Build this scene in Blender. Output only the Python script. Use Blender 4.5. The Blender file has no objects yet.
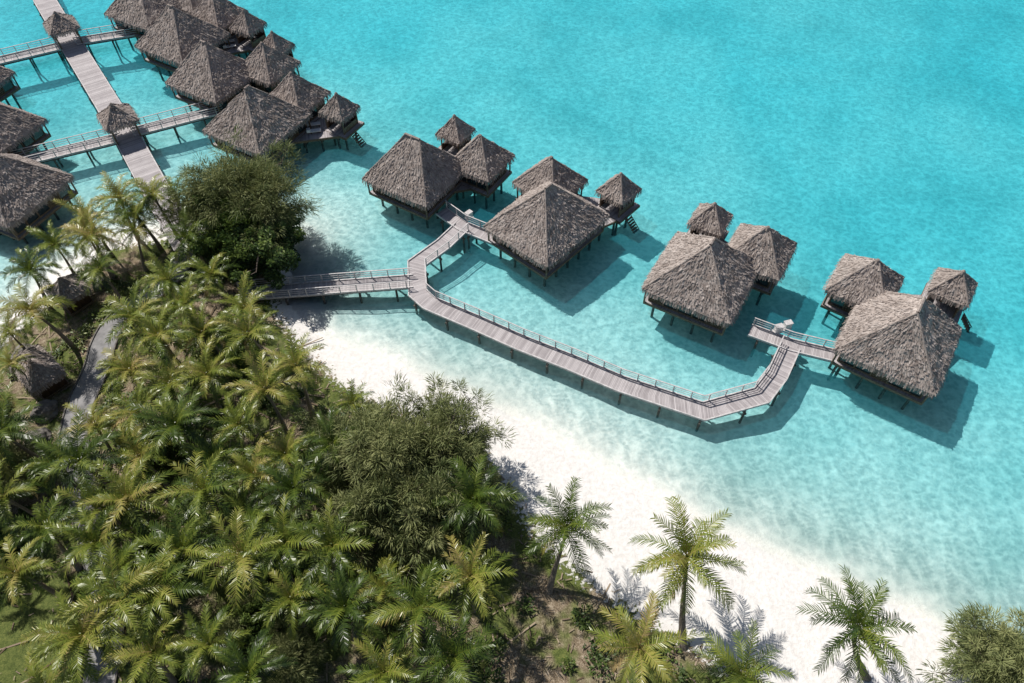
import bpy, math, random
import numpy as np
from mathutils import Vector, Matrix, noise
random.seed(7)
S=bpy.context.scene
COL=S.collection
def U(a,b): return a+(b-a)*random.random()

# ---------------------------------------------------------------- builder
class MB:
    def __init__(s): s.v=[];s.f=[];s.m=[];s.uv=[];s.t=[]
    def face(s,pts,mat=0,uvs=None,tone=0.0):
        n=len(s.v); s.v.extend([tuple(p) for p in pts]); s.f.append(tuple(range(n,n+len(pts)))); s.m.append(mat)
        s.uv.extend(uvs if uvs else [(p[0],p[1]) for p in pts])
        s.t.extend([tone]*len(pts))
    def box(s,c,d,ang=0,mat=0,tone=0.0):
        ca,sa=math.cos(ang),math.sin(ang); hx,hy,hz=d[0]/2,d[1]/2,d[2]/2
        def P(x,y,z): return (c[0]+x*ca-y*sa,c[1]+x*sa+y*ca,c[2]+z)
        q=[(-hx,-hy),(hx,-hy),(hx,hy),(-hx,hy)]
        b=[P(x,y,-hz) for x,y in q]; t=[P(x,y,hz) for x,y in q]
        s.face(t,mat,[(x,y) for x,y in q],tone)
        s.face(b[::-1],mat,None,tone)
        for i in range(4):
            j=(i+1)%4; w=d[0] if i%2==0 else d[1]
            s.face([b[i],b[j],t[j],t[i]],mat,[(0,0),(w,0),(w,d[2]),(0,d[2])],tone)
    def tube(s,pts,rads,n=7,mat=0,tone=0.0):
        rings=[]
        for i,p in enumerate(pts):
            p=Vector(p); a=Vector(pts[max(i-1,0)]); b=Vector(pts[min(i+1,len(pts)-1)])
            d=(b-a).normalized(); x=d.orthogonal().normalized() if abs(d.z)<.98 else Vector((1,0,0)); 
            x=(x-d*x.dot(d)).normalized(); y=d.cross(x)
            rings.append([p+(x*math.cos(k*2*math.pi/n)+y*math.sin(k*2*math.pi/n))*rads[i] for k in range(n)])
        L=0
        for i in range(len(pts)-1):
            l=(Vector(pts[i+1])-Vector(pts[i])).length
            for k in range(n):
                k2=(k+1)%n
                s.face([rings[i][k],rings[i][k2],rings[i+1][k2],rings[i+1][k]],mat,[(k/n,L),((k+1)/n,L),((k+1)/n,L+l),(k/n,L+l)],tone)
            L+=l
        s.face(rings[-1],mat,None,tone)
    def mesh(s,name,mats,smooth=False):
        me=bpy.data.meshes.new(name); me.from_pydata(s.v,[],s.f)
        me.polygons.foreach_set('material_index',s.m)
        u=me.uv_layers.new(name='UVMap'); u.data.foreach_set('uv',np.array(s.uv,dtype=np.float32).ravel())
        a=me.attributes.new('tone','FLOAT','POINT'); a.data.foreach_set('value',np.array(s.t,dtype=np.float32))
        for m in mats: me.materials.append(m)
        me.update(); return me
    def obj(s,name,mats,parent=None,loc=(0,0,0),smooth=False):
        return place(name,s.mesh(name,mats,smooth),loc,parent)
def place(name,me,loc=(0,0,0),parent=None,rot=0,sc=1):
    o=bpy.data.objects.new(name,me); COL.objects.link(o); o.location=loc
    o.rotation_euler=(0,0,rot); o.scale=(sc,sc,sc) if not isinstance(sc,tuple) else sc
    if parent: o.parent=parent
    return o
def empty(name,loc):
    o=bpy.data.objects.new(name,None); COL.objects.link(o); o.location=loc; o.empty_display_size=1; return o

# ---------------------------------------------------------------- materials
def newmat(name):
    m=bpy.data.materials.new(name); m.use_nodes=True; nt=m.node_tree; nt.nodes.clear()
    out=nt.nodes.new('ShaderNodeOutputMaterial'); return m,nt,out
def ramp(nt,stops,fac=None):
    n=nt.nodes.new('ShaderNodeValToRGB'); e=n.color_ramp.elements
    while len(e)<len(stops): e.new(.5)
    for i,(p,c) in enumerate(stops): e[i].position=p; e[i].color=(*c,1)
    if fac is not None: nt.links.new(fac,n.inputs[0])
    return n
def noise_(nt,vec,scale,detail=3,rough=.55,dist=0,dim='3D'):
    n=nt.nodes.new('ShaderNodeTexNoise'); n.noise_dimensions=dim; n.inputs['Scale'].default_value=scale; n.inputs['Detail'].default_value=detail
    n.inputs['Roughness'].default_value=rough; n.inputs['Distortion'].default_value=dist
    if vec is not None: nt.links.new(vec,n.inputs['Vector'])
    return n.outputs['Fac']
def mapping(nt,vec,sc=(1,1,1)):
    n=nt.nodes.new('ShaderNodeMapping'); n.inputs['Scale'].default_value=sc; nt.links.new(vec,n.inputs['Vector']); return n.outputs[0]
def math_(nt,op,a,b=None,c=None,clamp=False):
    n=nt.nodes.new('ShaderNodeMath'); n.operation=op; n.use_clamp=clamp
    for i,x in enumerate((a,b,c)):
        if x is None: continue
        if isinstance(x,(int,float)): n.inputs[i].default_value=x
        else: nt.links.new(x,n.inputs[i])
    return n.outputs[0]
def mixc(nt,fac,a,b,mode='MIX'):
    n=nt.nodes.new('ShaderNodeMix'); n.data_type='RGBA'; n.blend_type=mode
    for i,x in ((0,fac),(6,a),(7,b)):
        if isinstance(x,(int,float)): n.inputs[i].default_value=x
        elif isinstance(x,tuple): n.inputs[i].default_value=(*x,1)
        else: nt.links.new(x,n.inputs[i])
    return n.outputs[2]
def pbsdf(nt,out,col,rough=.8,spec=.3,bump=None,bstr=.3,bdist=.05):
    p=nt.nodes.new('ShaderNodeBsdfPrincipled'); p.inputs['Roughness'].default_value=rough; p.inputs['Specular IOR Level'].default_value=spec
    if isinstance(col,tuple): p.inputs['Base Color'].default_value=(*col,1)
    else: nt.links.new(col,p.inputs['Base Color'])
    if bump is not None:
        b=nt.nodes.new('ShaderNodeBump'); b.inputs['Strength'].default_value=bstr; b.inputs['Distance'].default_value=bdist
        nt.links.new(bump,b.inputs['Height']); nt.links.new(b.outputs[0],p.inputs['Normal'])
    nt.links.new(p.outputs[0],out.inputs[0]); return p
def texco(nt,o='Object'): return nt.nodes.new('ShaderNodeTexCoord').outputs[o]
def attr(nt,name):
    n=nt.nodes.new('ShaderNodeAttribute'); n.attribute_name=name; return n.outputs['Fac']

def mat_thatch():
    m,nt,out=newmat('thatch'); uv=texco(nt,'UV')
    st=noise_(nt,mapping(nt,uv,(10,1.6,1)),1,3,.75,dim='2D')
    fine=noise_(nt,mapping(nt,uv,(24,6,1)),1,1,.7,dim='2D')
    big=noise_(nt,texco(nt,'Object'),.7,2)
    tone=attr(nt,'tone')
    f=math_(nt,'ADD',math_(nt,'MULTIPLY',st,.5),math_(nt,'MULTIPLY',fine,.5))
    f=math_(nt,'ADD',f,math_(nt,'MULTIPLY',math_(nt,'SUBTRACT',big,.5),.3))
    f=math_(nt,'ADD',f,tone)
    c=ramp(nt,[(.27,(.16,.125,.11)),(.5,(.395,.335,.30)),(.73,(.66,.585,.54))],f).outputs[0]
    info=nt.nodes.new('ShaderNodeObjectInfo')
    c=mixc(nt,math_(nt,'MULTIPLY',info.outputs['Random'],.35),c,(.32,.265,.235))
    pbsdf(nt,out,c,.9,.12,f,.9,.12); return m
def mat_deck():
    m,nt,out=newmat('weathered_deck_timber'); uv=texco(nt,'UV')
    sx=nt.nodes.new('ShaderNodeSeparateXYZ'); nt.links.new(uv,sx.inputs[0])
    pl=math_(nt,'MULTIPLY',sx.outputs[0],1/.16)
    fr=math_(nt,'FRACT',pl); gap=math_(nt,'GREATER_THAN',fr,.10)
    wn=nt.nodes.new('ShaderNodeTexWhiteNoise'); wn.noise_dimensions='1D'; nt.links.new(math_(nt,'FLOOR',pl),wn.inputs['W'])
    n=noise_(nt,texco(nt,'Object'),.8,3)
    f=math_(nt,'ADD',math_(nt,'MULTIPLY',wn.outputs[0],.5),math_(nt,'MULTIPLY',n,.5))
    c=ramp(nt,[(.2,(.31,.28,.285)),(.8,(.54,.50,.50))],f).outputs[0]
    c=mixc(nt,gap,(.10,.09,.09),c)
    pbsdf(nt,out,c,.75,.3,gap,.3,.02); return m
def mat_simple(name,c1,c2,scale=3,rough=.7,spec=.3,stretch=(1,1,1)):
    m,nt,out=newmat(name); f=noise_(nt,mapping(nt,texco(nt,'Object'),stretch),scale,2,.6)
    c=ramp(nt,[(.3,c1),(.7,c2)],f).outputs[0]; pbsdf(nt,out,c,rough,spec); return m
def mat_glass():
    m,nt,out=newmat('window_glass'); f=noise_(nt,texco(nt,'Object'),.4,2)
    c=ramp(nt,[(.3,(.01,.014,.016)),(.7,(.03,.04,.045))],f).outputs[0]; pbsdf(nt,out,c,.08,.6); return m
def mat_leaf(name,stops,trans=.25,rough=.45,spec=.4,var=.22):
    m,nt,out=newmat(name); info=nt.nodes.new('ShaderNodeObjectInfo')
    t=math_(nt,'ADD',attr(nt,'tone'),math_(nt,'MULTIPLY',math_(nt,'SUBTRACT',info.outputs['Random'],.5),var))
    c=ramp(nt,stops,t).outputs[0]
    p=pbsdf(nt,out,c,rough,spec)
    if trans>0:
        tr=nt.nodes.new('ShaderNodeBsdfTranslucent'); nt.links.new(c,tr.inputs[0])
        mx=nt.nodes.new('ShaderNodeMixShader'); mx.inputs[0].default_value=trans
        nt.links.new(p.outputs[0],mx.inputs[1]); nt.links.new(tr.outputs[0],mx.inputs[2]); nt.links.new(mx.outputs[0],out.inputs[0])
    return m
def mat_ground():
    m,nt,out=newmat('sand_and_soil'); P=texco(nt,'Object'); veg=attr(nt,'veg'); dep=attr(nt,'depth'); gr=attr(nt,'lawn')
    n1=noise_(nt,P,.22,3,.6,dim='2D'); n2=noise_(nt,P,2.2,4,.65,dim='2D'); n3=noise_(nt,P,9,2,.7,dim='2D')
    sand=ramp(nt,[(.3,(.68,.645,.61)),(.7,(.82,.80,.77))],n2).outputs[0]
    wetf=math_(nt,'MULTIPLY',math_(nt,'ADD',dep,.12),4,clamp=True)
    sand=mixc(nt,math_(nt,'MULTIPLY',wetf,.35),sand,(.78,.75,.70))
    sb=noise_(nt,P,.06,4,.7,dim='2D')
    sand=mixc(nt,math_(nt,'MULTIPLY',math_(nt,'MULTIPLY',math_(nt,'SUBTRACT',sb,.44,clamp=True),3.2,clamp=True),wetf),sand,(.50,.55,.52))
    soil=ramp(nt,[(.3,(.09,.065,.04)),(.5,(.22,.17,.115)),(.72,(.50,.42,.32))],math_(nt,'ADD',math_(nt,'MULTIPLY',n2,.5),math_(nt,'MULTIPLY',n3,.5))).outputs[0]
    grass=ramp(nt,[(.3,(.04,.055,.015)),(.5,(.10,.125,.035)),(.7,(.19,.20,.06))],math_(nt,'ADD',math_(nt,'MULTIPLY',n3,.5),math_(nt,'MULTIPLY',n2,.5))).outputs[0]
    gf=ramp(nt,[(.42,(0,0,0)),(.55,(1,1,1))],math_(nt,'ADD',n1,gr)).outputs[0]
    land=mixc(nt,gf,soil,grass)
    vf=math_(nt,'ADD',veg,math_(nt,'MULTIPLY',math_(nt,'SUBTRACT',n2,.5),1.6))
    vf=ramp(nt,[(.40,(0,0,0)),(.60,(1,1,1))],vf).outputs[0]
    c=mixc(nt,vf,sand,land)
    pbsdf(nt,out,c,.9,.1,n2,.5,.12); return m
def mat_water():
    m,nt,out=newmat('lagoon_water'); P=texco(nt,'Object'); dep=attr(nt,'depth')
    comb=nt.nodes.new('ShaderNodeCombineColor')
    bign=noise_(nt,P,.03,3,.65,dim='2D')
    d=math_(nt,'MULTIPLY',dep,math_(nt,'ADD',.50,math_(nt,'MULTIPLY',bign,.95)))
    wob=nt.nodes.new('ShaderNodeTexNoise'); wob.noise_dimensions='2D'; wob.inputs['Scale'].default_value=.7; wob.inputs['Detail'].default_value=1; nt.links.new(P,wob.inputs['Vector'])
    vm=nt.nodes.new('ShaderNodeVectorMath'); vm.operation='MULTIPLY_ADD'; vm.inputs[1].default_value=(1.5,1.5,0)
    nt.links.new(wob.outputs['Color'],vm.inputs[0]); nt.links.new(P,vm.inputs[2])
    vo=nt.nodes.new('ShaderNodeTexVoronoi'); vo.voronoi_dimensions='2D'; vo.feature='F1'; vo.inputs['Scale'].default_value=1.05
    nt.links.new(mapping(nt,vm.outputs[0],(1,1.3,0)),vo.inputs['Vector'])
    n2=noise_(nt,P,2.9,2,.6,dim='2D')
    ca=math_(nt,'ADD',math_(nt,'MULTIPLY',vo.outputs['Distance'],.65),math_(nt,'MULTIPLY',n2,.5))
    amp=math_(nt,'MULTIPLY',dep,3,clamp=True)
    caus=ramp(nt,[(.35,(.70,.75,.76)),(.6,(.90,.92,.92)),(.85,(1,1,1))],ca).outputs[0]  # caustic light pattern painted into the transparent tint, not refracted sunlight
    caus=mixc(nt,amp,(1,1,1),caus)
    for i,k in enumerate((.355,.040,.009)):
        nt.links.new(math_(nt,'EXPONENT',math_(nt,'MULTIPLY',d,-k)),comb.inputs[i])
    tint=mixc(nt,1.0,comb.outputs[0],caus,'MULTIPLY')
    tr=nt.nodes.new('ShaderNodeBsdfTransparent'); nt.links.new(tint,tr.inputs[0])
    df=nt.nodes.new('ShaderNodeBsdfDiffuse'); df.inputs[0].default_value=(.06,.62,.80,1)
    mx=nt.nodes.new('ShaderNodeMixShader'); nt.links.new(math_(nt,'MULTIPLY',dep,.05),mx.inputs[0])
    nt.links.new(tr.outputs[0],mx.inputs[1]); nt.links.new(df.outputs[0],mx.inputs[2])
    gl=nt.nodes.new('ShaderNodeBsdfGlossy'); gl.inputs['Roughness'].default_value=.12
    b=nt.nodes.new('ShaderNodeBump'); b.inputs['Strength'].default_value=.25; b.inputs['Distance'].default_value=.1; nt.links.new(ca,b.inputs['Height'])
    nt.links.new(b.outputs[0],gl.inputs['Normal'])
    fr=nt.nodes.new('ShaderNodeFresnel'); fr.inputs['IOR'].default_value=1.33; nt.links.new(b.outputs[0],fr.inputs['Normal'])
    mx2=nt.nodes.new('ShaderNodeMixShader'); nt.links.new(fr.outputs[0],mx2.inputs[0])
    nt.links.new(mx.outputs[0],mx2.inputs[1]); nt.links.new(gl.outputs[0],mx2.inputs[2])
    nt.links.new(mx2.outputs[0],out.inputs[0]); return m
THATCH=mat_thatch(); DECK=mat_deck(); GLASS=mat_glass(); GROUND=mat_ground(); WATER=mat_water()
WALL=mat_simple('dark_stained_timber',(.035,.02,.012),(.10,.06,.035),4,.6,.3,(1,1,.2))
FRAME=mat_simple('window_frame_timber',(.10,.07,.045),(.20,.15,.10),4)
BEAM=mat_simple('grey_beam_timber',(.40,.38,.38),(.66,.63,.62),3)
PILE=mat_simple('piling_wood',(.05,.045,.04),(.16,.14,.12),3)
WHITE=mat_simple('white_cushion',(.72,.71,.69),(.82,.81,.80),2)
TRUNK=mat_simple('palm_trunk_bark',(.14,.115,.09),(.34,.29,.24),5,.9,.1,(1,1,4))
BARK=mat_simple('tree_bark',(.09,.07,.055),(.22,.18,.15),5,.9,.1)
ROCK=mat_simple('rock',(.08,.075,.07),(.26,.235,.21),1.6,.9,.1)
PATHM=mat_simple('path_paving',(.20,.195,.195),(.34,.33,.33),1.2,.9,.1)
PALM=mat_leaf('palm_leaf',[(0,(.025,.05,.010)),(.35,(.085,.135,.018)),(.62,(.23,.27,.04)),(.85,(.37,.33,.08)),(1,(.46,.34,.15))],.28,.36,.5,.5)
NEEDLE=mat_leaf('ironwood_needles',[(0,(.065,.09,.035)),(.5,(.17,.20,.075)),(1,(.34,.35,.15))],.2,.6,.2)
BROAD=mat_leaf('broad_leaf',[(0,(.02,.045,.01)),(.5,(.07,.12,.025)),(1,(.18,.24,.05))],.2,.45,.4,.5)
UNDER=mat_leaf('shrub_leaf',[(0,(.02,.04,.010)),(.5,(.07,.11,.022)),(1,(.20,.23,.05))],.0,.5,.3)
LITTER=mat_leaf('dry_litter',[(0,(.10,.07,.045)),(1,(.40,.32,.23))],.0,.9,.1)

# ---------------------------------------------------------------- terrain
SHORE=[(-400,-60),(-160,20),(-90,40),(-62,48),(-57.5,51.8),(-55.5,56.9),(-53.8,62.5),(-50.4,66.8),(-45.8,68.3),(-39.4,68.5),(-33,69.5),(-28.3,67),(-26.6,61),(-26,56),
 (-21.3,50.8),(-12.1,46.9),(-3.4,43),(1.8,39.3),(8.6,34.4),(17.7,29.2),(25.9,24.7),(33.7,21.2),(39.4,17.9),(55,9),(90,-15),(140,-40),(500,-160)]
VEG=[(-400,-64),(-160,17),(-90,37),(-62,45),(-56,50),(-54,55),(-52,61),(-49,65),(-45,66),(-39,67),(-33,68),(-29.5,65.5),(-28,60),(-27.5,55),
 (-22.5,49),(-18.5,45),(-10,39.5),(-3.5,36.5),(-.2,32.6),(1.7,28),(7.5,22.5),(13.5,18.5),(20,14.5),(34,9),(55,0),(140,-52),(500,-175)]
def sdist(X,Y,poly):
    best=np.full(X.shape,1e9); sgn=np.ones(X.shape)
    for (x0,y0),(x1,y1) in zip(poly[:-1],poly[1:]):
        dx,dy=x1-x0,y1-y0; L=dx*dx+dy*dy
        t=np.clip(((X-x0)*dx+(Y-y0)*dy)/L,0,1)
        px,py=X-(x0+t*dx),Y-(y0+t*dy); d=np.hypot(px,py)
        cr=dx*py-dy*px
        m=d<best-1e-6; best=np.where(m,d,best); sgn=np.where(m,np.where(cr>0,1,-1),sgn)
    return best*sgn
def height(X,Y):
    d=sdist(X,Y,SHORE)
    far=np.clip((d-18)/50,0,1); far=far*far*(3-2*far)
    sea=-2.25*(1-np.exp(-(np.maximum(d,0)/16.0)**1.3))-.95*far
    land=1.25*(1-np.exp(np.minimum(d,0)/5.5))
    return np.where(d>0,sea,land),d
def axis(lo,hi,step,far):
    a=list(np.arange(lo,hi+.01,step)); g=step; x=hi
    while x<far: g*=1.5; x+=g; a.append(x)
    g=step; x=lo
    while x>-far: g*=1.5; x-=g; a.insert(0,x)
    return np.array(a)
ax=axis(-95,85,.75,4000); ay=axis(0,130,.75,4000)
X,Y=np.meshgrid(ax,ay); Z,D=height(X,Y); V=sdist(X,Y,VEG)
def gridmesh(name,X,Y,Z,attrs,mat):
    ny,nx=X.shape; me=bpy.data.meshes.new(name)
    v=np.stack([X,Y,Z],-1).reshape(-1,3)
    i=np.arange(ny*nx).reshape(ny,nx)
    f=np.stack([i[:-1,:-1],i[:-1,1:],i[1:,1:],i[1:,:-1]],-1).reshape(-1,4)
    me.from_pydata(v.tolist(),[],f.tolist())
    for k,a in attrs.items():
        at=me.attributes.new(k,'FLOAT','POINT'); at.data.foreach_set('value',a.ravel().astype(np.float32))
    me.polygons.foreach_set('use_smooth',[True]*len(me.polygons)); me.materials.append(mat); me.update()
    return place(name,me)
Zg=Z+ (np.sin(X*.9+Y*.4)*np.sin(Y*.8-X*.3))*.06*(np.abs(D)>2)
LAWN=.25*np.exp(-(((X+42)/10)**2+((Y-17)/8)**2))+.12*np.exp(-(((X+25)/16)**2+((Y-25)/14)**2))
gridmesh('ground',X,Y,Zg,{'veg':np.clip(.5-V/3.2,0,1),'depth':np.clip(-Z,-1,5),'lawn':LAWN},GROUND)
gridmesh('lagoon_water',X,Y,np.zeros_like(X),{'depth':np.clip(-Z,0,5)},WATER)
def gz(x,y):
    h,d=height(np.array([float(x)]),np.array([float(y)])); return float(h[0])
def landd(x,y): return float(sdist(np.array([float(x)]),np.array([float(y)]),VEG)[0])

# ---------------------------------------------------------------- strips
def offsets(pts,w):
    Ls=[];Rs=[]
    for i,p in enumerate(pts):
        p=Vector(p[:2]); a=Vector(pts[max(i-1,0)][:2]); b=Vector(pts[min(i+1,len(pts)-1)][:2])
        d1=(p-a).normalized() if i>0 else (b-p).normalized(); d2=(b-p).normalized() if i<len(pts)-1 else d1
        n1=Vector((-d1.y,d1.x)); n2=Vector((-d2.y,d2.x)); n=(n1+n2).normalized(); k=min(1/max(n.dot(n1),.3),2.5)
        Ls.append(p+n*k*w/2); Rs.append(p-n*k*w/2)
    return Ls,Rs
def strip(mb,pts,w,ztop,th,mat,edge=None):
    Ls,Rs=offsets(pts,w); s=0
    for i in range(len(pts)-1):
        l=(Vector(pts[i+1][:2])-Vector(pts[i][:2])).length
        a,b,c,d=Rs[i],Rs[i+1],Ls[i+1],Ls[i]
        T=lambda p,z:(p.x,p.y,z)
        mb.face([T(a,ztop),T(b,ztop),T(c,ztop),T(d,ztop)],mat,[(s,0),(s+l,0),(s+l,w),(s,w)])
        zb=ztop-th
        mb.face([T(d,zb),T(c,zb),T(b,zb),T(a,zb)],mat)
        e=mat if edge is None else edge
        mb.face([T(a,zb),T(b,zb),T(b,ztop),T(a,ztop)],e); mb.face([T(c,zb),T(d,zb),T(d,ztop),T(c,ztop)],e)
        if i==0: mb.face([T(d,zb),T(a,zb),T(a,ztop),T(d,ztop)],e)
        if i==len(pts)-2: mb.face([T(b,zb),T(c,zb),T(c,ztop),T(b,ztop)],e)
        s+=l
def linebar(mb,pts,z,w,h,mat):
    for a,b in zip(pts[:-1],pts[1:]):
        a=Vector(a[:2]);b=Vector(b[:2]); d=b-a; c=(a+b)/2
        mb.box((c.x,c.y,z),(d.length-.01,w,h),math.atan2(d.y,d.x),mat)
def along(pts,step,start=0):
    res=[]; rem=start
    for a,b in zip(pts[:-1],pts[1:]):
        a=Vector(a[:2]);b=Vector(b[:2]); L=(b-a).length; s=rem
        while s<L: res.append((a+(b-a)*s/L,(b-a).normalized())); s+=step
        rem=s-L
    return res
def railing(mb,pts,z,mat,step=1.9):
    for p,d in along(pts,step,.15): mb.box((p.x,p.y,z+.5),(.1,.1,1.0),math.atan2(d.y,d.x),mat)
    linebar(mb,pts,z+1.04,.12,.07,mat); linebar(mb,pts,z+.68,.04,.05,mat); linebar(mb,pts,z+.36,.04,.05,mat)
DZ=1.3
def boardwalk(name,pts,w=2.0,z=DZ,rails='L',step=4.2,zz=0):
    root=empty(name,(pts[0][0],pts[0][1],0)); ox,oy=pts[0][0],pts[0][1]
    lp=[(x-ox,y-oy) for x,y in pts]
    mb=MB(); strip(mb,lp,w,z+zz,.12,0,1)
    mb.obj('planks',[DECK,BEAM],root)
    mb=MB(); Lk,Rk=offsets(lp,w-.14)
    linebar(mb,Lk,z+.075+zz,.14,.13,0); linebar(mb,Rk,z+.075+zz,.14,.13,0)
    Lj,Rj=offsets(lp,w-.5); linebar(mb,Lj,z-.27,.16,.28,1); linebar(mb,Rj,z-.27,.16,.28,1)
    mb.obj('kerb_beams',[BEAM,PILE],root)
    mb=MB()
    for p,d in along(lp,step,1.2):
        n=Vector((-d.y,d.x))
        for s in (-1,1):
            q=p+n*s*(w/2-.02); mb.tube([(q.x,q.y,-3.4),(q.x,q.y,z-.13)],[.15,.13],7,0)
        mb.box((p.x,p.y,z-.52),(.2,w+.5,.22),math.atan2(d.y,d.x),0)
    mb.obj('piles',[PILE],root)
    mb=MB(); Lr,Rw=offsets(lp,w-.1)
    if 'L' in rails: railing(mb,Lr,z+.14,0)
    if 'R' in rails: railing(mb,Rw,z+.14,0)
    if rails: mb.obj('railing',[BEAM],root)
    return root

boardwalk('timber_boardwalk',[(-31.4,56.4),(-29.2,56.9),(-11.55,58.7)],2.1,rails='LR')
boardwalk('timber_boardwalk',[(-6.2,67.9),(-8.35,64.8),(-11.35,61.55),(-10.85,56.85),(-9.4,55.3),(-4.4,52.6),(.9,49.6),(6.3,46.9),(11.25,44.2),(19.5,40.75),(25.8,42.7),(28.0,45.3),(30.3,49.2)],2.2,rails='L',zz=.006)
boardwalk('timber_boardwalk',[(-9.0,70.8),(-6.2,68.0),(-2.0,65.6)],1.8,rails='L',zz=-.006)
boardwalk('timber_boardwalk',[(26.3,51.4),(30.3,49.3),(37.0,47.1)],1.8,rails='L',zz=-.006)
boardwalk('timber_pier',[(-87.3,136),(-79.9,123.9),(-72.1,112.6),(-55.3,88.5),(-47.1,76),(-41.6,67.9),(-39.3,64.4)],3.4,rails='')
boardwalk('timber_boardwalk',[(-67.5,80),(-54.6,85.8)],2.2,rails='LR',zz=-.006)
boardwalk('timber_boardwalk',[(-53.2,87),(-41.9,92.5)],2.2,rails='LR',zz=-.006)
boardwalk('timber_boardwalk',[(-80.7,104.5),(-71.7,109.2)],2.2,rails='LR',zz=-.006)
boardwalk('timber_boardwalk',[(-69.7,110.6),(-57.8,114.6)],2.2,rails='LR',zz=-.006)

# ---------------------------------------------------------------- thatched roofs
def roof_mesh(Lx,Ly,rise,ridge,seed):
    rnd=random.Random(seed); mb=MB(); hx,hy=Lx/2,Ly/2; r=ridge/2
    if Lx<Ly: top=[(0,-r),(0,-r),(0,r),(0,r)]
    else: top=[(-r,0),(r,0),(r,0),(-r,0)]
    bot=[(-hx,-hy),(hx,-hy),(hx,hy),(-hx,hy)]
    off=seed*3.7
    def disp(p):
        return p+Vector((0,0,(noise.noise(Vector((p.x*.9+off,p.y*.9,p.z*.9)))*.16+noise.noise(Vector((p.x*3+off,p.y*3,p.z*3)))*.09)))
    def pt(i,s,t):
        j=(i+1)%4
        b=Vector(bot[i]).lerp(Vector(bot[j]),s); a=Vector(top[i]).lerp(Vector(top[j]),s)
        q=b.lerp(a,t); z=rise*(t-.015*math.sin(math.pi*t))
        c=abs(s-.5)*2; q=q*(1-.035*c**6*(1-t)); 
        return disp(Vector((q.x,q.y,z)))
    nu,nv=24,14
    for i in range(4):
        W=[Lx,Ly][i%2]; SL=math.hypot(rise,[hy,hx][i%2])
        for a in range(nu):
            for b in range(nv):
                s0,s1,t0,t1=a/nu,(a+1)/nu,b/nv,(b+1)/nv
                w0=W*(1-t0);w1=W*(1-t1)
                uv=[((s0-.5)*w0+i*20,t0*SL),((s1-.5)*w0+i*20,t0*SL),((s1-.5)*w1+i*20,t1*SL),((s0-.5)*w1+i*20,t1*SL)]
                mb.face([pt(i,s0,t0),pt(i,s1,t0),pt(i,s1,t1),pt(i,s0,t1)],0,uv,0)
        n=int(W/.09)
        for k in range(n):
            s=(k+.5)/n; p=pt(i,s,0); p2=pt(i,min(s+.9/n,1),0); dz=rnd.uniform(.25,.6)
            o=Vector((bot[i][0]+bot[(i+1)%4][0],bot[i][1]+bot[(i+1)%4][1],0)).normalized()*rnd.uniform(.0,.32)
            mb.face([p+Vector((0,0,.02)),p+o-Vector((0,0,dz)),p2+o-Vector((0,0,dz+rnd.uniform(-.06,.06))),p2+Vector((0,0,.02))],0,[(k*.1,0),(k*.1,-.4),(k*.1+.1,-.4),(k*.1+.1,0)],rnd.uniform(-.18,.05))
        for k in range(int(W*SL*.5*17)):
            s,t=rnd.random(),1-math.sqrt(rnd.random()); t=min(t,.96)
            if t+.07>1: continue
            l=rnd.uniform(.2,.5)/SL; p=pt(i,s,min(t+l,1)); q=pt(i,s+rnd.uniform(-.012,.012),t); n_=Vector((bot[i][0]+bot[(i+1)%4][0],bot[i][1]+bot[(i+1)%4][1],0)).normalized()
            out=(n_*rise+Vector((0,0,1))*[hy,hx][i%2]).normalized()
            tx=(pt(i,min(s+.02,1),t)-pt(i,max(s-.02,0),t)).normalized()*rnd.uniform(.03,.085)
            mb.face([p-tx,q-tx+out*.10,q+tx+out*.10,p+tx],0,[(k*.37,t*SL),(k*.37,t*SL-.5),(k*.37+.2,t*SL-.5),(k*.37+.2,t*SL)],rnd.uniform(-.14,.16))
    zu=-.22
    mb.face([(-hx+.3,-hy+.3,zu),(-hx+.3,hy-.3,zu),(hx-.3,hy-.3,zu),(hx-.3,-hy+.3,zu)],1)
    for i in range(4):
        path=[pt(i,0,t/8)+Vector((0,0,.02)) for t in range(9)]
        mb.tube(path,[.10]*9,6,0,.0)
        for k in range(int(7*rise)):
            t=rnd.random(); p=pt(i,0,t)+Vector((0,0,.1)); dd=Vector((rnd.uniform(-.3,.3),rnd.uniform(-.3,.3),-.12)); e=Vector((rnd.uniform(-.08,.08),rnd.uniform(-.08,.08),0))
            mb.face([p,p+e,p+dd+e,p+dd],0,None,rnd.uniform(-.14,.12))
    a=Vector((top[0][0],top[0][1],rise+.06)); b=Vector((top[2][0],top[2][1],rise+.06))
    if ridge>.2: mb.tube([a,b],[.18,.18],7,0,-.05)
    mb.tube([(a+b)/2+Vector((0,0,-.35)),(a+b)/2+Vector((0,0,.05)),(a+b)/2+Vector((0,0,.2))],[.36,.2,.05],8,0,-.06)
    return mb.mesh('thatch_roof',[THATCH,WALL])
FZ=1.42
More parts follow.
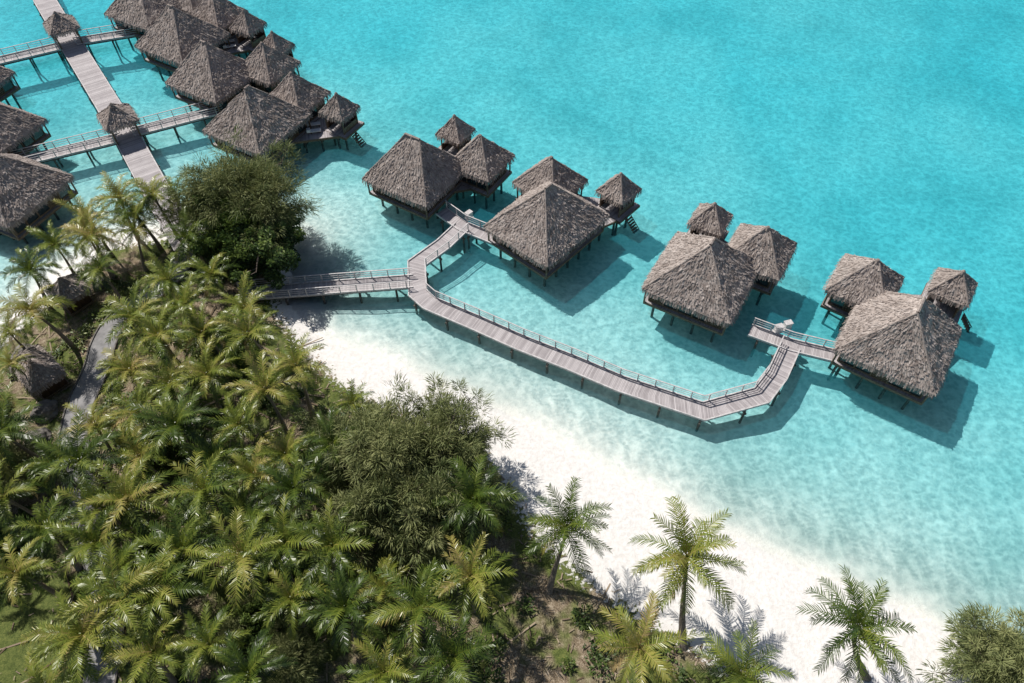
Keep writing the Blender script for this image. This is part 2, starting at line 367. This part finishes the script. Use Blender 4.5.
def pavilion(root,cx,cy,ang,Lx,Ly,ze,za,kind,seed,ridge=0):
    ox,oy=root.location.x,root.location.y; lx,ly=cx-ox,cy-oy
    place('thatched_roof',roof_mesh(Lx,Ly,za-ze,ridge,seed),(lx,ly,ze),root,ang)
    ca,sa=math.cos(ang),math.sin(ang)
    W=lambda x,y:(lx+x*ca-y*sa,ly+x*sa+y*ca)
    mb=MB(); fz=FZ
    if kind=='room':
        bx,by=Lx-2.0,Ly-2.0; h=ze-fz+.3
        mb.box((lx,ly,fz+h/2),(bx,by,h),ang,0)
        for side in range(4):
            w=[bx,by][side%2]; off=[by,bx][side%2]/2; n=max(3,int(w/1.5)); a2=ang+side*math.pi/2
            cs,sn=math.cos(side*math.pi/2),math.sin(side*math.pi/2)
            def Q(u,d):
                x,y=u,-d; return W(x*cs-y*sn,x*sn+y*cs)
            for k in range(n):
                u=-w/2+(k+.5)*w/n
                if (k+side+seed)%4!=3:
                    q=Q(u,off+.012); mb.box((q[0],q[1],fz+1.15),(w/n-.3,.05,1.9),a2,1)
                else:
                    for j in range(7):
                        q=Q(u,off+.03); mb.box((q[0],q[1],fz+.35+j*.27),(w/n-.3,.06,.14),a2,2)
                q=Q(u-w/n/2,off+.03); mb.box((q[0],q[1],fz+h/2-.1),(.13,.13,h-.25),a2,2)
            q=Q(0,off+.05); mb.box((q[0],q[1],fz+.12),(w,.1,.18),a2,2)
        for x in (-1,1):
            for y in (-1,1):
                q=W(x*(Lx/2-.6),y*(Ly/2-.6)); mb.tube([(q[0],q[1],fz-.1),(q[0],q[1],ze+.05)],[.11,.11],7,2)
    else:
        for x in (-1,1):
            for y in (-1,1):
                q=W(x*(Lx/2-.6),y*(Ly/2-.6)); mb.tube([(q[0],q[1],fz-.1),(q[0],q[1],ze+.1)],[.11,.11],7,2)
        b=Lx/2-.62
        for i,(x,y,wx,wy) in enumerate([(0,b,2*b-.24,.08),(b,0,.08,2*b-.24),(-b,0,.08,2*b-.24)]):
            q=W(x,y); mb.box((q[0],q[1],fz+(.45 if i else 1.1)),(wx,wy,.9 if i else 2.2),ang,0 if i!=1 else 2)
        q=W(0,0); mb.box((q[0],q[1],fz+.45),(.9,.9,.08),ang,2); mb.tube([(q[0],q[1],fz),(q[0],q[1],fz+.42)],[.08,.08],6,2)
    mb.obj('timber_walls',[WALL,GLASS,FRAME],root)
    return W
def deckpad(root,cx,cy,ang,lx,ly,z,pil=True):
    ox,oy=root.location.x,root.location.y; x0,y0=cx-ox,cy-oy; ca,sa=math.cos(ang),math.sin(ang)
    W=lambda x,y:(x0+x*ca-y*sa,y0+x*sa+y*ca)
    mb=MB(); mb.box((x0,y0,z-.07),(lx,ly,.14),ang,0)
    for s in (-1,1):
        q=W(0,s*(ly/2+.03)); mb.box((q[0],q[1],z-.2),(lx+.12,.06,.34),ang,1)
        q=W(s*(lx/2+.03),0); mb.box((q[0],q[1],z-.2),(.06,ly,.34),ang,1)
    mb.obj('deck',[DECK,FRAME],root)
    if pil:
        mb=MB(); nx=max(2,round(lx/3.0)+1); ny=max(2,round(ly/3.0)+1)
        for i in range(nx):
            for j in range(ny):
                q=W(-lx/2+1+i*(lx-2)/(nx-1),-ly/2+1+j*(ly-2)/(ny-1))
                mb.tube([(q[0],q[1],-3.4),(q[0],q[1],z-.15)],[.17,.15],7,0)
        for i in range(nx):
            q=W(-lx/2+1+i*(lx-2)/(nx-1),0); mb.box((q[0],q[1],z-.32),(.2,ly-.2,.3),ang,0)
        mb.obj('pilings',[PILE],root)
    return W
def villa(main,sec,gaz,angd,L=(10.6,10.8),sl=6.9,gl=4.2,seed=0,ridge=.9,za=9.0):
    ang=math.radians(angd); root=empty('overwater_bungalow',(main[0],main[1],0))
    deckpad(root,main[0],main[1],ang,L[0]-1.2,L[1]-1.2,FZ)
    pavilion(root,main[0],main[1],ang,L[0],L[1],3.72,za,'room',seed,ridge)
    if sec:
        deckpad(root,sec[0],sec[1],ang,sl-.9,sl-.9,FZ-.01); pavilion(root,sec[0],sec[1],ang,sl,sl,4.0,7.7,'room',seed+1,.3)
    if gaz:
        W=deckpad(root,gaz[0],gaz[1],ang,gl,gl,FZ-.02); pavilion(root,gaz[0],gaz[1],ang,gl,gl,4.0,6.5,'gaz',seed+2)
        mb=MB()
        for k in range(6):
            q=W(gl/2+.4+k*.24,-.6); mb.box((q[0],q[1],FZ-.3-k*.27),(.26,1.0,.06),ang,0)
        for s in (-.52,.52):
            a=W(gl/2+.25,-.6+s); b=W(gl/2+1.8,-.6+s); mb.tube([(a[0],a[1],FZ-.1),(b[0],b[1],-.2)],[.06,.06],6,0)
        mb.obj('swim_stair',[FRAME],root)
    if sec:
        for k,(a,b,w) in enumerate([(main,sec,4.2)]+([(main,gaz,4.4),(sec,gaz,2.2)] if gaz else [])):
            c=((a[0]+b[0])/2,(a[1]+b[1])/2); d=Vector((b[0]-a[0],b[1]-a[1])); 
            deckpad(root,c[0],c[1],math.atan2(d.y,d.x),d.length,w,FZ-.05-k*.012,pil=(k==1))
            if k==1:
                an=math.atan2(d.y,d.x)
                u=d.normalized(); n=Vector((-u.y,u.x)); ox,oy=root.location.x,root.location.y
                mb=MB(); B=FZ
                for s in (-.6,.6):
                    p=Vector(a[:2])+u*(d.length*.66)+n*s*1.3
                    x,y=p.x-ox,p.y-oy
                    mb.box((x,y,B+.32),(1.5,.65,.1),an,0); 
                    e=p-u*.95; mb.box((e.x-ox,e.y-oy,B+.48),(.5,.65,.42),an,0)
                    for t in (-.6,.6): 
                        e=p+u*t; mb.box((e.x-ox,e.y-oy,B+.11),(.08,.55,.3),an,1)
                mb.obj('sun_loungers',[WHITE,FRAME],root)
    return root
villa((-12.2,75.5),(-4.0,77.5),(-7.6,83.4),-32,(10.4,10.0),6.6,4.0,11,2.2)
villa((4.2,66.3),(4.8,73.2),(13.3,71.6),-42,(10.4,12.0),7.0,4.2,21,1.2)
villa((21.5,57.3),(28.6,60.9),(23.8,66.2),-30,(10.6,10.8),7.0,4.3,31,1.2)
villa((40.8,48.3),(39.3,55.8),(48.9,55.3),-34,(10.6,10.8),6.9,4.4,41,2.4)
villa((-34.8,86.0),(-30.3,91.4),(-23.9,88.4),-30,seed=51)
villa((-43.4,97.1),(-35.9,99),(-35.8,104.2),-30,(10.2,10.2),seed=61)
villa((-50.8,107),(-46.9,113.7),(-41.4,110.5),-30,(10.4,10.4),seed=71)
villa((-58.5,116.6),(-52.3,119),None,-30,seed=81)
villa((-62.7,72.0),(-69,72),None,-25,seed=91)
villa((-70.8,84),(-77,84),None,-25,seed=101)
villa((-79.8,95.5),(-86,97),None,-25,seed=111)
for i,(x,y) in enumerate([(-53.9,86.4),(-70.6,110.4)]):
    root=empty('thatched_shelter',(x,y,0)); ang=math.radians(35)
    me=roof_mesh(4.6,4.6,2.1,0,200+i); place('thatched_roof',me,(0,0,4.1),root,ang)
    mb=MB()
    for a in (-1,1):
        for b in (-1,1):
            q=(a*1.6*math.cos(ang)-b*1.6*math.sin(ang),a*1.6*math.sin(ang)+b*1.6*math.cos(ang)); mb.tube([(q[0],q[1],DZ),(q[0],q[1],4.2)],[.12,.12],7,0)
    mb.obj('posts',[FRAME],root)
HUTS=[(-48.9,44.6),(-49.6,55.4)]
for i,(x,y) in enumerate(HUTS):
    root=empty('thatched_garden_hut',(x,y,1.2)); ang=math.radians(50)
    me=roof_mesh(3.6,5.6 if i==0 else 3.6,1.7,2.2 if i==0 else .4,220+i); place('thatched_roof',me,(0,0,2.3),root,ang)
    mb=MB(); mb.box((0,0,1.15),(2.6,4.4 if i==0 else 2.5,2.3),ang,0); mb.box((0,0,.1),(2.9,4.7 if i==0 else 2.8,.22),ang,1)
    mb.obj('timber_walls',[WALL,FRAME],root)
for x,y,a in [(29.3,51.2,.3),(30.4,51.7,.3),(-5.4,69.5,.8)]:
    mb=MB(); mb.box((0,0,.45),(.8,.55,.9),a,0); mb.box((0,0,.93),(.9,.65,.06),a,1)
    mb.box((.0,0,.03),(1.0,.7,.06),a,1); mb.obj('utility_cabinet',[WHITE,BEAM],None,(x,y,DZ))

# ---------------------------------------------------------------- path
PATH=[(-38.8,64.5),(-39.6,60),(-41.5,56.5),(-44.2,52.8),(-44.6,49.5),(-44,46.4),(-44.3,41),(-42.8,35.2),(-38.8,29.1),(-34.5,21.7),(-33,15),(-33,5)]
def smooth(p,n=2):
    for _ in range(n):
        q=[p[0]]
        for a,b in zip(p[:-1],p[1:]): q+= [(a[0]*.75+b[0]*.25,a[1]*.75+b[1]*.25),(a[0]*.25+b[0]*.75,a[1]*.25+b[1]*.75)]
        q.append(p[-1]); p=q
    return p
mb=MB(); sp=smooth(PATH); strip(mb,sp,2.6,1.36,.25,0)
Lk,Rk=offsets(sp,2.75); linebar(mb,Lk,1.33,.14,.3,1); linebar(mb,Rk,1.33,.14,.3,1)
mb.obj('garden_path',[PATHM,ROCK])
def pathd(x,y): return abs(float(sdist(np.array([float(x)]),np.array([float(y)]),PATH)[0]))

# ---------------------------------------------------------------- palms
def frond(mb,o,az,el,L,rnd,tone,droop):
    n=14; p=Vector(o); e=el; pts=[p.copy()]; tans=[]; azd=rnd.uniform(-.035,.035)
    for i in range(n):
        h=Vector((math.cos(az+azd*i),math.sin(az+azd*i),0))
        t=h*math.cos(e)+Vector((0,0,1))*math.sin(e); tans.append(t); p=p+t*L/n; pts.append(p.copy()); e-=droop/n*(0.5+1.3*i/n)
    tans.append(tans[-1])
    mb.tube(pts[::3],[.05,.04,.032,.025,.018,.01][:len(pts[::3])],3,0,min(tone+.3,.9))
    side=Vector((-h.y,h.x,0)); roll=rnd.uniform(-.4,.4)
    m=28
    for k in range(m):
        f=.10+.9*k/(m-1)*.98; i=f*n; a=int(i); fr=i-a; a=min(a,n-1); q=pts[a].lerp(pts[a+1],fr); t=tans[a]
        up=t.cross(side); up=-up if up.z<0 else up
        env=L*.215*(math.sin(math.pi*min(.08+.80*f,1))**.6)
        sw=.5+.6*f
        for s in (-1,1):
            if rnd.random()<.04: continue
            ll=env*rnd.uniform(.75,1.12)
            sd=(side*s*math.cos(roll)+up*math.sin(roll)*s)
            sv=sw*.9+rnd.uniform(-.12,.12)
            d=(sd*math.cos(sv)+t*math.sin(sv)+up*rnd.uniform(0,.35)).normalized()
            mid=q+d*ll*.55; d2=(d+Vector((0,0,-.4-.4*rnd.random()))).normalized(); tip=mid+d2*ll*.45
            w=t*.05
            tn=tone+rnd.uniform(-.10,.10)
            mb.face([q-w,q+w,mid+w*.9,mid-w*.9],0,None,tn); mb.face([mid-w*.9,mid+w*.9,tip],0,None,tn+.04)
def palm_mesh(h,lean,nf,fl,seed):
    rnd=random.Random(seed); mb=MB()
    pts=[];rad=[]
    for i in range(11):
        t=i/10; pts.append((lean*(t**1.5 if lean<2 else (1-(1-t)**1.4)),.25*math.sin(t*3+seed)*(1-t)*t*2,h*t-.3*(1-t))); rad.append(.24*(1-t)**2+.135+ (.05 if i>=9 else 0))
    mb.tube(pts,rad,9,1)
    c=Vector(pts[-1])
    mb.tube([c-Vector((0,0,.3)),c+Vector((0,0,.1)),c+Vector((0,0,.7))],[.2,.24,.05],7,0,.5)
    for i in range(nf):
        t=(i+.5)/nf; az=i*2.39996+rnd.uniform(-.3,.3); el=1.3-1.65*t**.9+rnd.uniform(-.18,.18)
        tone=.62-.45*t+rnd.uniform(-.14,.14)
        if t>.85 and rnd.random()<.45: tone=.9
        frond(mb,c+Vector((0,0,.25)),az,el,fl*rnd.uniform(.8,1.1)*(.78+.22*math.sin(math.pi*min(t+.25,1)*.8)),rnd,tone,rnd.uniform(.8,1.8))
    for k in range(7):
        a=rnd.uniform(0,6.3); p=c+Vector((math.cos(a)*.32,math.sin(a)*.32,-.12-rnd.random()*.2))
        mb.tube([p+Vector((0,0,.14)),p+Vector((0,0,.05)),p-Vector((0,0,.08)),p-Vector((0,0,.16))],[.04,.12,.12,.04],6,0,.55)
    return mb.mesh('coconut_palm',[PALM,TRUNK])
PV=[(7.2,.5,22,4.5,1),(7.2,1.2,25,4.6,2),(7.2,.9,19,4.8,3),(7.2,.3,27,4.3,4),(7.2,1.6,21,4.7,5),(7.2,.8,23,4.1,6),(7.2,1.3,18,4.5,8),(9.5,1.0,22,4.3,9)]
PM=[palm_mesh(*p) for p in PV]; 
LEANM=palm_mesh(7.6,4.0,25,4.9,77)
def palm(cx,cy,k=None,rot=None,sc=None,mesh=None,lean=None):
    k=random.randrange(len(PM)) if k is None else k; me=mesh or PM[k]; ln=lean if lean is not None else PV[k][1]
    rot=U(0,6.28) if rot is None else rot; sc=sc or U(.72,1.05)
    bx,by=cx-ln*sc*math.cos(rot),cy-ln*sc*math.sin(rot)
    o=place('coconut_palm',me,(bx,by,gz(bx,by)-.05),None,rot,sc)
    o.rotation_euler=(U(-.06,.06),U(-.06,.06),rot); return o
CROWNS=[(-52.2,54.9),(-51.6,60),(-49.4,64),(-45.4,66.3),(-39.9,68.2),(-42.8,61.5),(-45.9,59.5),(-48.6,48.6),(-34.4,44.8),(-36.3,60.3),(-31.9,54.2),(-27.8,49.9),
(-33.2,49.2),(-30.4,46),(-25.9,46),(-20.4,41.1),(-22.3,37.7),(-32.6,40),(-28.7,41.1),(-34.4,36.7),(-25,35.5),(-29.6,34.4),(-32.5,31.9),(-25.7,27.7),(-34.3,27.2),(-19.9,32.4),(-18.8,28.6),
(-22.5,30.5),(-16.1,33.5),(-41.6,27.7),(-45.6,34.2),(-37.7,25),(-31.7,21.8),(-27.3,20.1),(-31.4,16.4),(-22.1,16.4),(-18.3,23.7),(-17,19.4),(-13.1,18.6),(-3.7,20.9),(-3.1,27.7),
(-3.8,15.4),(9.1,16.2),(16.6,13.9),(-38.1,20.6),(-26.6,23.3),(-21.6,22.5),(-14.7,24),(-10.3,20.9),(-7,18),(-32,27.7),(-26.7,15.7),(-19,14.3),(-9.6,14.3),(-37,31),
(-36.4,41.3),(-36.8,46.6),(-40.3,31.6),(-43.5,63.8),(-48.2,61.6),(-38.2,35.6),(-33.8,23.6),(-29.8,19),(-35.4,52.6),(-41.2,65.2),(-49.5,36.4),(-34.2,13.2),(-47.6,29.8)]
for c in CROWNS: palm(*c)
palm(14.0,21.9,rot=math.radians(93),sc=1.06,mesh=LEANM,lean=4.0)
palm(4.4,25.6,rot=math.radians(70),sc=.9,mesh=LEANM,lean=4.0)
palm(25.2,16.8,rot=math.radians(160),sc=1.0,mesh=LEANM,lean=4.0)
allp=list(CROWNS)
tries=0;added=0
TREES=[(-30.4,65.5,8),(-9.4,34,7),(-5.4,36,6),(-11.5,28.5,6),(-7,28,5)]
VP=[(x*.89,y*.89) for x,y in PATH]
def vpd(x,y): return abs(float(sdist(np.array([float(x)]),np.array([float(y)]),VP)[0]))
HC=[(-45,41.2),(-45.8,51.2)]
while added<13 and tries<6000:
    tries+=1; x,y=U(-56,0),U(9,62)
    if landd(x,y)>-3.5 or pathd(x,y)<2.0 or (y>36 and vpd(x,y)<3.0): continue
    if min(math.hypot(x-a,y-b) for a,b in HC)<4.5: continue
    if x<-33 and y<20: continue
    if min(math.hypot(x-a,y-b) for a,b in allp)<3.2: continue
    if any(math.hypot(x-a,y-b)<r-1 for a,b,r in TREES): continue
    allp.append((x,y)); palm(x,y,sc=U(.5,.85)); added+=1

# ---------------------------------------------------------------- trees
def tree_mesh(name,h,rad,seed,kind,nclump,per):
    rnd=random.Random(seed); mb=MB()
    mb.tube([(0,0,-.3),(.1,.1,h*.25),(.0,.2,h*.5),(.1,.1,h*.8)],[.34,.27,.2,.08],8,1)
    tips=[]
    nl=16
    for i in range(nl):
        az=i*2.4+rnd.uniform(-.3,.3); z0=h*rnd.uniform(.15,.6); rr=rad*rnd.uniform(.6,1.08); z1=min(h*.95,z0+rnd.uniform(.15,.5)*h)
        a=Vector((0,.1,z0)); b=Vector((math.cos(az)*rr*.5,math.sin(az)*rr*.5,z0+(z1-z0)*.65)); c=Vector((math.cos(az)*rr,math.sin(az)*rr,z1*rnd.uniform(.75,1)))
        mb.tube([a,b,c],[.13,.08,.03],5,1)
        for k in range(max(1,nclump//nl)):
            t=rnd.random()**.7; p=a.lerp(b,t*2) if t<.5 else b.lerp(c,t*2-1)
            q=p+Vector((rnd.gauss(0,1),rnd.gauss(0,1),rnd.gauss(0,.6)+.5))*rad*.17
            if q.z<h*.16: q.z=h*.16+rnd.random()
            mb.tube([p,q],[.03,.012],3,1); tips.append(q)
    for i in range(nclump//7):
        q=Vector((rnd.gauss(0,.3)*rad,rnd.gauss(0,.3)*rad,h*rnd.uniform(.75,1.05))); tips.append(q)
    for c in tips:
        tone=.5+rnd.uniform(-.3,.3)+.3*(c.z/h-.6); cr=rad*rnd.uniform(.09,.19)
        out=Vector((c.x,c.y,c.z-h*.4)).normalized()
        for k in range(per):
            d=Vector((rnd.gauss(0,1),rnd.gauss(0,1),rnd.gauss(0,.8))).normalized(); r_=cr*rnd.random()**.45
            p=c+d*r_
            if kind=='needle':
                dd=(d*.8+out*.6+Vector((0,0,rnd.uniform(-.5,.5)))).normalized(); l=rnd.uniform(.3,.75); w=dd.cross(Vector((rnd.random(),rnd.random(),rnd.random()))).normalized()*.026
                mid=p+dd*l*.55
                mb.face([p-w,p+w,mid+w,mid-w],0,None,tone+rnd.uniform(-.15,.15)); tip=mid+(dd+Vector((0,0,-.6))).normalized()*l*.45
                mb.face([mid-w,mid+w,tip],0,None,tone+.05)
            else:
                l=rnd.uniform(.13,.26); a=(d*.5+Vector((rnd.gauss(0,1),rnd.gauss(0,1),rnd.gauss(0,.5)))).normalized(); b=a.orthogonal().normalized()
                b=(b+Vector((0,0,.3))).normalized()
                mb.face([p-a*l,p+b*l*.45,p+a*l,p-b*l*.45],0,None,tone+rnd.uniform(-.2,.2))
    return mb.mesh(name,[NEEDLE if kind=='needle' else BROAD,BARK])
T1=tree_mesh('ironwood_tree',8.5,5.0,5,'needle',270,85)
T2=tree_mesh('ironwood_tree',7.0,4.2,6,'needle',210,85)
B1=tree_mesh('broadleaf_tree',8.0,5.4,7,'broad',280,80)
B2=tree_mesh('broadleaf_tree',6.5,4.2,9,'broad',200,80)
def tree(name,me,x,y,sc=1,rot=0): return place(name,me,(x,y,gz(x,y)),None,rot,sc)
tree('ironwood_tree',T1,-32.5,67,1.3,.3); tree('broadleaf_tree',B2,-28.3,61.0,1.15,1.4); tree('ironwood_tree',T1,-28.6,65,1.15,2.2); tree('ironwood_tree',T2,-35.5,65.5,1.1,1.2); tree('broadleaf_tree',B1,-31.5,62.0,.95,3.2)
tree('ironwood_tree',T1,-10.3,32.6,1.15,.3); tree('ironwood_tree',T1,-5.6,34.0,1.0,2.3); tree('ironwood_tree',T2,-11,27.4,1.15,1.0); tree('ironwood_tree',T2,-6.3,28.6,1.15,4.0); tree('ironwood_tree',T2,-14.5,34.6,1.0,4.4)
tree('ironwood_tree',T2,38.4,15.6,1.0,2.0)
n=0
while n<18:
    x,y=U(-55,-16),U(14,58)
    if landd(x,y)>-3 or pathd(x,y)<3 or vpd(x,y)<2.5: continue
    if min(math.hypot(x-a,y-b) for a,b in HC+HUTS)<4.5: continue
    if min(math.hypot(x-a,y-b) for a,b in allp)<1.7: continue
    if x<-35 and y<20: continue
    me,nm=(B2,'broadleaf_tree') if random.random()<.7 else (T2,'ironwood_tree')
    tree(nm,me,x,y,U(.4,.75),U(0,6)); n+=1; allp.append((x,y))

# ---------------------------------------------------------------- undergrowth and litter
def under():
    mb=MB(); rnd=random.Random(4)
    cl=[]
    while len(cl)<640:
        x,y=rnd.uniform(-62,34),rnd.uniform(6,68)
        l=landd(x,y)
        if l>-1.0 or pathd(x,y)<1.7: continue
        if min(math.hypot(x-a,y-b) for a,b in HUTS)<3: continue
        if x>-8 and y<28 and rnd.random()<.8: continue
        if x<-36 and y<22 and rnd.random()<.7: continue
        if noise.noise(Vector((x*.14,y*.14,3)))<-.12: continue
        cl.append((x,y,rnd.uniform(.4,1.15)))
    cl+=[(7.2,16.4,1.3),(8.2,17.4,1),(13,15.6,1.2),(17,14.6,1.4),(18.4,15.4,1.2),(15,13.5,1.3),(22,13,1.2),(30,11.5,1.2),(10,14,1.2),(27,12,1.3)]
    for x,y,r in cl:
        z=gz(x,y); tone=rnd.uniform(.15,.8)
        for k in range(int(95*r)):
            d=Vector((rnd.gauss(0,1),rnd.gauss(0,1),abs(rnd.gauss(0,1)))).normalized()*r*rnd.random()**.4
            p=Vector((x,y,z+.05))+d; l=rnd.uniform(.10,.26); a=(d.normalized()+Vector((rnd.gauss(0,.7),rnd.gauss(0,.7),rnd.gauss(0,.4)))).normalized(); b=a.cross(Vector((0,0,1))).normalized() if abs(a.z)<.95 else Vector((1,0,0))
            mb.face([p-a*l,p+b*l*.4,p+a*l,p-b*l*.4],0,None,tone+rnd.uniform(-.2,.2))
    mb.obj('undergrowth',[UNDER])
under()
def litter():
    mb=MB(); rnd=random.Random(9)
    for i in range(9000):
        x,y=rnd.uniform(-55,30),rnd.uniform(8,60)
        l=landd(x,y)
        if l>rnd.uniform(-1,1.5): continue
        if pathd(x,y)<1.1: continue
        if x<-36 and y<22 and rnd.random()<.6: continue
        z=gz(x,y)+.09; a=rnd.uniform(0,6.3); L=rnd.uniform(.08,.35) if rnd.random()<.96 else rnd.uniform(.8,1.8); w=L*.16 if L<.5 else .07
        u=Vector((math.cos(a),math.sin(a),rnd.uniform(-.1,.1)))*L; v=Vector((-math.sin(a),math.cos(a),0))*w; p=Vector((x,y,z))
        mb.face([p-u-v,p+u-v,p+u+v,p-u+v],0,None,rnd.random())
    mb.obj('leaf_litter',[LITTER])
litter()
def boulder(x,y,r,sd):
    import bmesh
    bm=bmesh.new(); bmesh.ops.create_icosphere(bm,subdivisions=4,radius=1)
    for v in bm.verts:
        n=noise.noise(v.co*1.3+Vector((sd,0,0)))*.35+noise.noise(v.co*4+Vector((sd,0,0)))*.12
        v.co=v.co*(1+n); v.co.z*=.7
    me=bpy.data.meshes.new('boulder'); bm.to_mesh(me); bm.free(); me.materials.append(ROCK); place('boulder',me,(x,y,gz(x,y)+r*.2),None,sd,r)
for i,(x,y,r) in enumerate([(-47.3,40.6,1.2),(-52.4,48,1.3),(-47.9,58.4,1.0),(-46.8,37.4,1.2)]): boulder(x,y,r,i*1.3)

# ---------------------------------------------------------------- light, sky, camera
el=math.radians(51)
dirv=Vector((math.cos(el)*.707,-math.cos(el)*.707,-math.sin(el)))
l=bpy.data.lights.new('sun','SUN'); l.energy=5.0; l.angle=math.radians(.5); l.color=(1,.96,.90)
o=bpy.data.objects.new('sun',l); COL.objects.link(o); o.rotation_euler=dirv.to_track_quat('-Z','Y').to_euler(); o.location=(-60,120,120)
w=bpy.data.worlds.new('World'); S.world=w; w.use_nodes=True; nt=w.node_tree
sky=nt.nodes.new('ShaderNodeTexSky'); sky.sky_type='NISHITA'; sky.sun_disc=False; sky.sun_elevation=el; sky.sun_rotation=math.radians(-45)
bg=nt.nodes['Background']; bg.inputs[1].default_value=.065; nt.links.new(sky.outputs[0],bg.inputs[0])
c=bpy.data.cameras.new('camera'); c.sensor_width=36; c.lens=36*740/1024; c.clip_end=12000; c.clip_start=.5
o=bpy.data.objects.new('camera',c); COL.objects.link(o); o.location=(0,0,65); o.rotation_euler=(math.radians(90-52),0,0); S.camera=o
S.view_settings.view_transform='Standard'; S.view_settings.look='None'; S.view_settings.exposure=0
